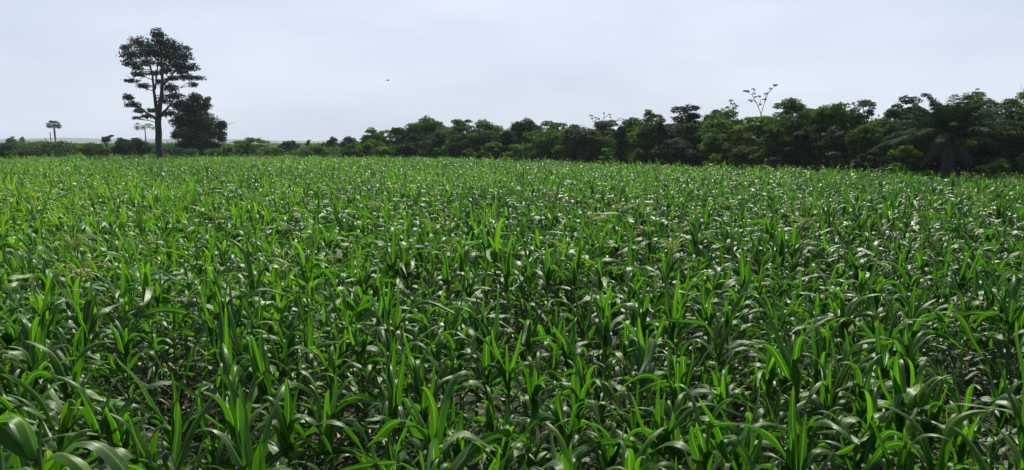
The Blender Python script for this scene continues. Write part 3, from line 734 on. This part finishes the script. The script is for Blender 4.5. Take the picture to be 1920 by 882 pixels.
FT = [
 ('small round bush at the left foot of the wood, below the light layered tree', 728, 276, 44, 81, 'round', M_MID),
 ('small grey green bush below the grey green rounded tree', 788, 280, 26, 79, 'round', M_GREY),
 ('bright umbrella shaped bush at the foot of the wood with a dark underside', 832, 274, 44, 77, 'layered', M_LIGHT),
 ('larger umbrella shaped bush with a visible stem at the corn edge', 925, 268, 52, 73, 'layered', M_MID),
 ('low dark bush between the two umbrella shaped bushes', 880, 279, 34, 75, 'round', M_BACK),
 ('low light green bush right of the larger umbrella bush', 968, 272, 42, 71, 'layered', M_LIGHT),
 ('tiny light bush at the corn edge below the bluish pointed tree', 1006, 282, 34, 69, 'round', M_MID),
 ('round light green bush left of the brightest bush', 1052, 274, 38, 67, 'layered', M_MID),
 ('brightest yellow green bush at the foot of the wood', 1104, 270, 44, 65, 'layered', M_LIGHT),
 ('small light bush just left of the creeper covered column', 1140, 279, 30, 62, 'layered', M_LIGHT),
 ('low dark bush right of the creeper covered column', 1196, 280, 40, 58, 'round', M_BACK),
 ('small light green bush in the dark gap right of the leaning crown', 1342, 290, 40, 52, 'layered', M_LIGHT),
 ('low olive bush under the yellow green tree', 1396, 274, 56, 50, 'round', M_OLIVE),
 ('small silvery bush at the corn edge under the tufted dome', 1452, 296, 36, 48, 'layered', M_GREY),
 ('low olive bush at the foot of the silvery leaved shrub', 1566, 286, 44, 45, 'layered', M_OLIVE),
 ('dark low bush at the foot of the feathery topped tree', 1622, 290, 46, 43, 'round', M_DARK),
 ('yellow green layered bush standing in front of the wood left of the oil palm', 1694, 274, 74, 41.5, 'layered', M_LIGHT),
 ('small leafy bush at the corn edge right of the oil palm trunk', 1868, 298, 60, 39.5, 'layered', M_MID),
 ('low green bush at the foot of the right edge trees', 1916, 290, 40, 40, 'layered', M_LIGHT)]
for k, (lab, cx, yt, w, D, st, mt_) in enumerate(FT):
    tree('bush', lab, 'bush', cx, yt, w, D, st, mt_, group='bushes along the foot of the wood', seed=300 + k, leaf=0.0030 * D, low=0.03, dens=1.0)

LB = [
 ('dark bush mound at the left edge below the skyline', 20, 271, 60, 100, 'round', M_DARK),
 ('round bush under the distant fan palm', 112, 266, 70, 104, 'round', M_BACK),
 ('higher dark bush mound left of the papaya tree', 243, 259, 70, 100, 'round', M_DARK),
 ('low bush between the fan palm and the higher mound', 176, 268, 60, 98, 'round', M_BACK),
 ('pale green low bush between the dark round tree and the umbrella tree', 428, 276, 40, 96, 'layered', M_MID),
 ('low green bush right of the flat topped umbrella tree', 512, 278, 44, 96, 'round', M_BACK),
 ('low layered bush below the blue green tree in the gap', 596, 274, 46, 98, 'layered', M_MID),
 ('dark bush joining the gap to the left end of the wood', 664, 268, 50, 96, 'round', M_BACK)]
for k, (lab, cx, yt, w, D, st, mt_) in enumerate(LB):
    tree('bush', lab, 'bush', cx, yt, w, D, st, mt_, group='bushes behind the left part of the field', seed=360 + k, leaf=0.29, low=0.03, dens=1.0)

# thin twiggy trees that stick out of the wood
def twiggy(label, D, base, twigs, tufts, seed, mat=M_DARK, bark=M_BARK, r=0.030):
    rg = np.random.RandomState(seed); b = P(base[0], base[1], D); root = empty('twiggy_tree', (b[0], D, 0)); tag(root, label, 'tree', 'thin twiggy trees rising out of the wood')
    loc = lambda x, y, e=0.0: P(x, y, D + e) - np.array((b[0], D, 0))
    mt = MB(); s = loc(*base); trunk_to(mt, rg, (0, 0, -0.1), s, r * 2.2, r * 1.3)
    for tw in twigs:
        pts = [loc(x, y, rg.uniform(-0.6, 0.6) if k else 0) for k, (x, y) in enumerate(tw)]
        tube(mt, pts, np.linspace(r, 0.014, len(pts)), 5)
    mt.build('trunk', bark, root)
    mc = MB(); C, Rr = [], []
    for (x, y, w) in tufts:
        C.append(loc(x, y, rg.uniform(-0.5, 0.5))); q = w * D / FPX; Rr.append((q, q, q * 0.5))
    clump_leaves(mc, rg, C, Rr, 0.8, 0.0032 * D, 0.5, 0.5); mc.build('crown', mat, root)
twiggy('tallest twiggy tree, a nearly bare V of thin branches with small leaf tufts', 58, (1427, 214), [[(1427, 214), (1419, 194), (1410, 178), (1396, 170)], [(1427, 214), (1434, 192), (1441, 174), (1456, 159)], [(1419, 194), (1412, 187), (1406, 188)], [(1410, 178), (1416, 170), (1414, 167)], [(1434, 192), (1436, 182), (1433, 176)], [(1441, 174), (1446, 168), (1443, 164)], [(1422, 200), (1426, 190), (1424, 181)]],
       [(1397, 171, 4), (1402, 172, 4), (1412, 168, 3), (1407, 188, 3.5), (1417, 182, 3), (1424, 181, 3), (1433, 187, 3.5), (1436, 176, 3.5), (1444, 167, 3.5), (1453, 160, 4), (1415, 176, 2), (1409, 190, 2.5), (1426, 196, 2)], 71)
twiggy('short twiggy tree with leafy tufts left of the tallest twiggy one', 60, (1376, 212), [[(1376, 212), (1374, 200), (1371, 190)], [(1376, 210), (1364, 203), (1357, 204)], [(1375, 205), (1382, 198)]],
       [(1371, 189, 4), (1374, 195, 5), (1381, 199, 4), (1364, 202, 5), (1356, 206, 4), (1376, 204, 5), (1368, 210, 8)], 72, M_MID)
twiggy('thin bare twigs with few leaves above the olive brownish tree', 71, (1124, 236), [[(1124, 236), (1112, 228), (1108, 217)], [(1124, 236), (1132, 222), (1134, 212)], [(1132, 222), (1144, 214)], [(1124, 236), (1158, 226), (1164, 222)], [(1140, 231), (1174, 224)], [(1113, 229), (1122, 221)]],
       [(1109, 217, 3), (1110, 222, 2.5), (1117, 221, 3), (1122, 223, 3), (1133, 213, 2.5), (1143, 215, 3), (1144, 220, 2), (1160, 224, 3), (1171, 225, 2.5), (1166, 223, 2)], 73, M_BACK)
twiggy('feathery grey twigs sticking up above the greyish feathery tree', 50, (1612, 206), [[(1612, 206), (1600, 196), (1588, 196)], [(1612, 206), (1614, 192), (1620, 188)], [(1612, 206), (1630, 194), (1638, 192)]],
       [(1590, 196, 4), (1600, 194, 4), (1610, 191, 4), (1619, 189, 4), (1629, 192, 4), (1637, 193, 3), (1605, 198, 4)], 74, M_GREY)
twiggy('little leaning twig with a leafy tip on the peaked top above the palm', 44, (1820, 186), [[(1820, 186), (1824, 176), (1831, 168)]], [(1822, 180, 5), (1826, 174, 4), (1831, 168, 4), (1817, 184, 6)], 75, M_MID)

# oil palm at the field edge
def oil_palm():
    rg = np.random.RandomState(5); D = 39.2; p = P(1780, 262, D); root = empty('oil_palm', (p[0], D, 0))
    tag(root, 'large oil palm with long drooping feather fronds at the right field edge', 'palm tree')
    zc = p[2]
    mt = MB(); pts = [(0, 0, -0.2)] + [(0.02 * math.sin(k), 0, zc * (k + 1) / 8) for k in range(8)]
    tube(mt, pts, [0.29, 0.25, 0.28, 0.24, 0.27, 0.24, 0.26, 0.24, 0.18], 12)
    for k in range(60):         # cut frond bases
        az = k * 2.4; z = 0.2 + (zc - 0.3) * k / 60; c = np.array((math.cos(az) * 0.23, math.sin(az) * 0.23, z)); d = np.array((math.cos(az) * 0.14, math.sin(az) * 0.14, 0.12))
        tube(mt, [c, c + d], [0.06, 0.035], 5)
    mt.build('trunk', M_BARK, root)
    def frond(mb, az, a0, a1, Lr, dead=False):
        n = 16; th = a0 + (a1 - a0) * np.linspace(0, 1, n) ** 1.3; b = rg.normal(0, 0.25); ph = az + b * np.linspace(0, 1, n) ** 1.5
        T = np.stack([np.sin(th) * np.cos(ph), np.sin(th) * np.sin(ph), np.cos(th)], -1); pts = np.array((0, 0, zc - 0.05)) + np.concatenate([np.zeros((1, 3)), np.cumsum(T[:-1] * Lr / (n - 1), 0)])
        tube(mb, pts, np.linspace(0.035, 0.006, n), 5, 0.6)
        k = 62; s = np.linspace(0.16, 0.99, k); P0 = np.stack([np.interp(s, np.linspace(0, 1, n), pts[:, q]) for q in range(3)], -1); T0 = np.stack([np.interp(s, np.linspace(0, 1, n), T[:, q]) for q in range(3)], -1)
        B = np.stack([-np.sin(ph), np.cos(ph), 0 * ph], -1); B0 = np.stack([np.interp(s, np.linspace(0, 1, n), B[:, q]) for q in range(3)], -1)
        N0 = np.cross(B0, T0)
        for sg in (-1, 1):
            d = B0 * sg + T0 * 0.75 + N0 * rg.uniform(-0.3, 0.45, (k, 1)) + rg.normal(0, 0.08, (k, 3)); d /= np.linalg.norm(d, axis=1)[:, None]
            l = (0.62 * np.sin(PI * (0.15 + 0.8 * s)) ** 0.6 * rg.uniform(0.85, 1.1, k))[:, None]
            if dead: l = l * 0.7; d = d * 0.5 + np.array((0, 0, -0.8))
            w = T0 * 0.022; g_ = np.array((0, 0, -1.0))
            A_, Bm, Cc = P0, P0 + d * l * 0.55 + g_ * l * 0.08, P0 + d * l + g_ * l * 0.38
            V = np.stack([A_ - w * 0.5, Bm - w, Bm + w, A_ + w * 0.5], 1); V2 = np.stack([Bm - w, Cc, Cc + w * 0.2, Bm + w], 1)
            for vv in (V, V2):
                a = np.zeros((k, 4, 3)); a[..., 2] = rg.rand(k)[:, None]
                mb.add(vv, np.arange(k * 4).reshape(-1, 4), a)
    mc = MB()
    for k in range(44):
        f = k / 44; frond(mc, k * 2.39996, 0.10 + 1.25 * f, 0.85 + 1.45 * f + rg.uniform(-0.2, 0.2), 2.5 + 1.5 * f + rg.uniform(-0.3, 0.3))
    mc.build('crown', M_PALM, root)
    md = MB()
    for k in range(9): frond(md, k * 2.1, 1.9, 2.9, rg.uniform(1.3, 2.0), True)
    o = md.build('dead_fronds', M_DEAD, root); o['label'] = 'withered brown fronds hanging against the trunk'
oil_palm()

# scrub and undergrowth that nobody could count
def scrub(name, label, cat, pts, rad, leaf, mat, seed, dens=0.9, m2=None):
    rg = np.random.RandomState(seed); mb = MB()
    C = np.array(pts, float); Rr = np.array(rad, float)
    half = rg.rand(len(C)) < 0.5
    clump_leaves(mb, rg, C[half], Rr[half], dens, leaf, 0.5, 0.45, 0)
    clump_leaves(mb, rg, C[~half], Rr[~half], dens, leaf, 0.5, 0.45, 1)
    o = mb.build(name, [mat, m2 or mat]); tag(o, label, cat, kind='stuff'); return o
rg = np.random.RandomState(77)
pts, rad = [], []
for k in range(520):                       # low band beyond the left edge of the field
    x = rg.uniform(-160, 700); D = rg.uniform(97, 165); h = rg.uniform(1.3, 2.6) * (0.95 + 0.18 * math.sin(x * 0.021) + 0.15 * math.sin(x * 0.05 + D)); h = max(1.4, h)
    if x > 430: h *= 0.85
    w = rg.uniform(1.2, 3.2); p = P(x, YH, D); pts.append((p[0], D, h * 0.45)); rad.append((w, w, h * 0.6))
scrub('undergrowth', 'low dark green scrub stretching behind the left part of the field', 'scrub', pts, rad, 0.34, M_DARK, 81, 0.7, M_BACK)
pts, rad = [], []
for k in range(420):                       # farther open scrub plain
    x = rg.uniform(-200, 900); D = rg.uniform(170, 520); h = rg.uniform(1.2, 2.6); w = rg.uniform(3, 8); p = P(x, YH, D); pts.append((p[0], D, h * 0.4)); rad.append((w, w, h * 0.6))
scrub('scrub', 'far pale green scrub plain fading towards the horizon', 'scrub', pts, rad, 0.8, M_BACK, 82, 0.7, M_MID)
pts, rad = [], []
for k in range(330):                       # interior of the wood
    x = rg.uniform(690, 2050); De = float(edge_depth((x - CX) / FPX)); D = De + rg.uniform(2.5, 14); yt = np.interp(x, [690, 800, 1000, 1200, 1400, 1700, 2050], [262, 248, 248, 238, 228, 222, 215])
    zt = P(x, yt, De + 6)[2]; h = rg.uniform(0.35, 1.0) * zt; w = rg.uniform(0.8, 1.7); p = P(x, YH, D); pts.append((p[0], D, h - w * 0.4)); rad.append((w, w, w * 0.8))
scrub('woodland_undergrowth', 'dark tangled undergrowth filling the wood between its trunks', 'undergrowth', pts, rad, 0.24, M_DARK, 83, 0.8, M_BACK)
pts, rad = [], []
for k in range(420):                       # weeds along the field edge
    x = rg.uniform(-60, 1990); De = float(edge_depth((x - CX) / FPX)); D = De + rg.uniform(0.8, 3.5 if x > 700 else 8.0); h = rg.uniform(0.6, 1.35); w = rg.uniform(0.4, 1.1); p = P(x, YH, D); pts.append((p[0], D, h * 0.4)); rad.append((w, w, h * 0.6))
scrub('edge_weeds', 'yellowish green weeds and low herbs along the far edge of the corn', 'weeds', pts, rad, 0.17, M_LIGHT, 84, 0.8, M_OLIVE)

# bird in the sky
p = P(727, 151, 60); root = empty('bird', tuple(p), 0.5); tag(root, 'tiny dark bird flying alone in the pale sky', 'bird')
bb_ = MB()
tube(bb_, [(-0.16, 0, 0), (-0.11, 0, 0.0), (-0.03, 0, 0.0), (0.05, 0, 0.005), (0.10, 0, 0.012), (0.135, 0, 0.015), (0.165, 0, 0.01)], [0.012, 0.02, 0.036, 0.036, 0.020, 0.022, 0.003], 8)
for sg in (-1, 1):
    bb_.add([(-0.05, 0, 0.01), (0.05, 0, 0.02), (0.06, 0.13 * sg, 0.07), (-0.03, 0.12 * sg, 0.06)], [[0, 1, 2, 3]])
    bb_.add([(-0.03, 0.12 * sg, 0.06), (0.06, 0.13 * sg, 0.07), (0.0, 0.28 * sg, 0.05), (-0.04, 0.26 * sg, 0.045)], [[0, 1, 2, 3]])
bb_.add([(-0.15, -0.012, 0), (-0.15, 0.012, 0), (-0.24, 0.04, 0), (-0.24, -0.04, 0)], [[0, 1, 2, 3]])
bb_.build('body', M_BIRD, root)

# humid air: pale even haze round everything
hm = bpy.data.meshes.new('haze')
x0, x1, y0, y1, z0, z1 = -4600, 4600, -420, 8200, -2.0, 22.0
vs = [(x, y, z) for x in (x0, x1) for y in (y0, y1) for z in (z0, z1)]
hm.from_pydata(vs, [], [(0, 1, 3, 2), (4, 6, 7, 5), (0, 4, 5, 1), (2, 3, 7, 6), (0, 2, 6, 4), (1, 5, 7, 3)])
hz = bpy.data.objects.new('haze', hm); COL.objects.link(hz); tag(hz, 'thin pale haze lying over the whole plain', 'haze', kind='stuff')
m, t, N, K = node_mat('haze'); out = N('ShaderNodeOutputMaterial'); pv = N('ShaderNodeVolumePrincipled')
pv.inputs['Color'].default_value = (0.80, 0.88, 1.0, 1); pv.inputs['Density'].default_value = 0.00024; pv.inputs['Anisotropy'].default_value = 0.2
K(pv.outputs[0], out.inputs['Volume']); hm.materials.append(m)
print('near corn', nn, 'corn total', len(px), 'crop verts', cm.n)
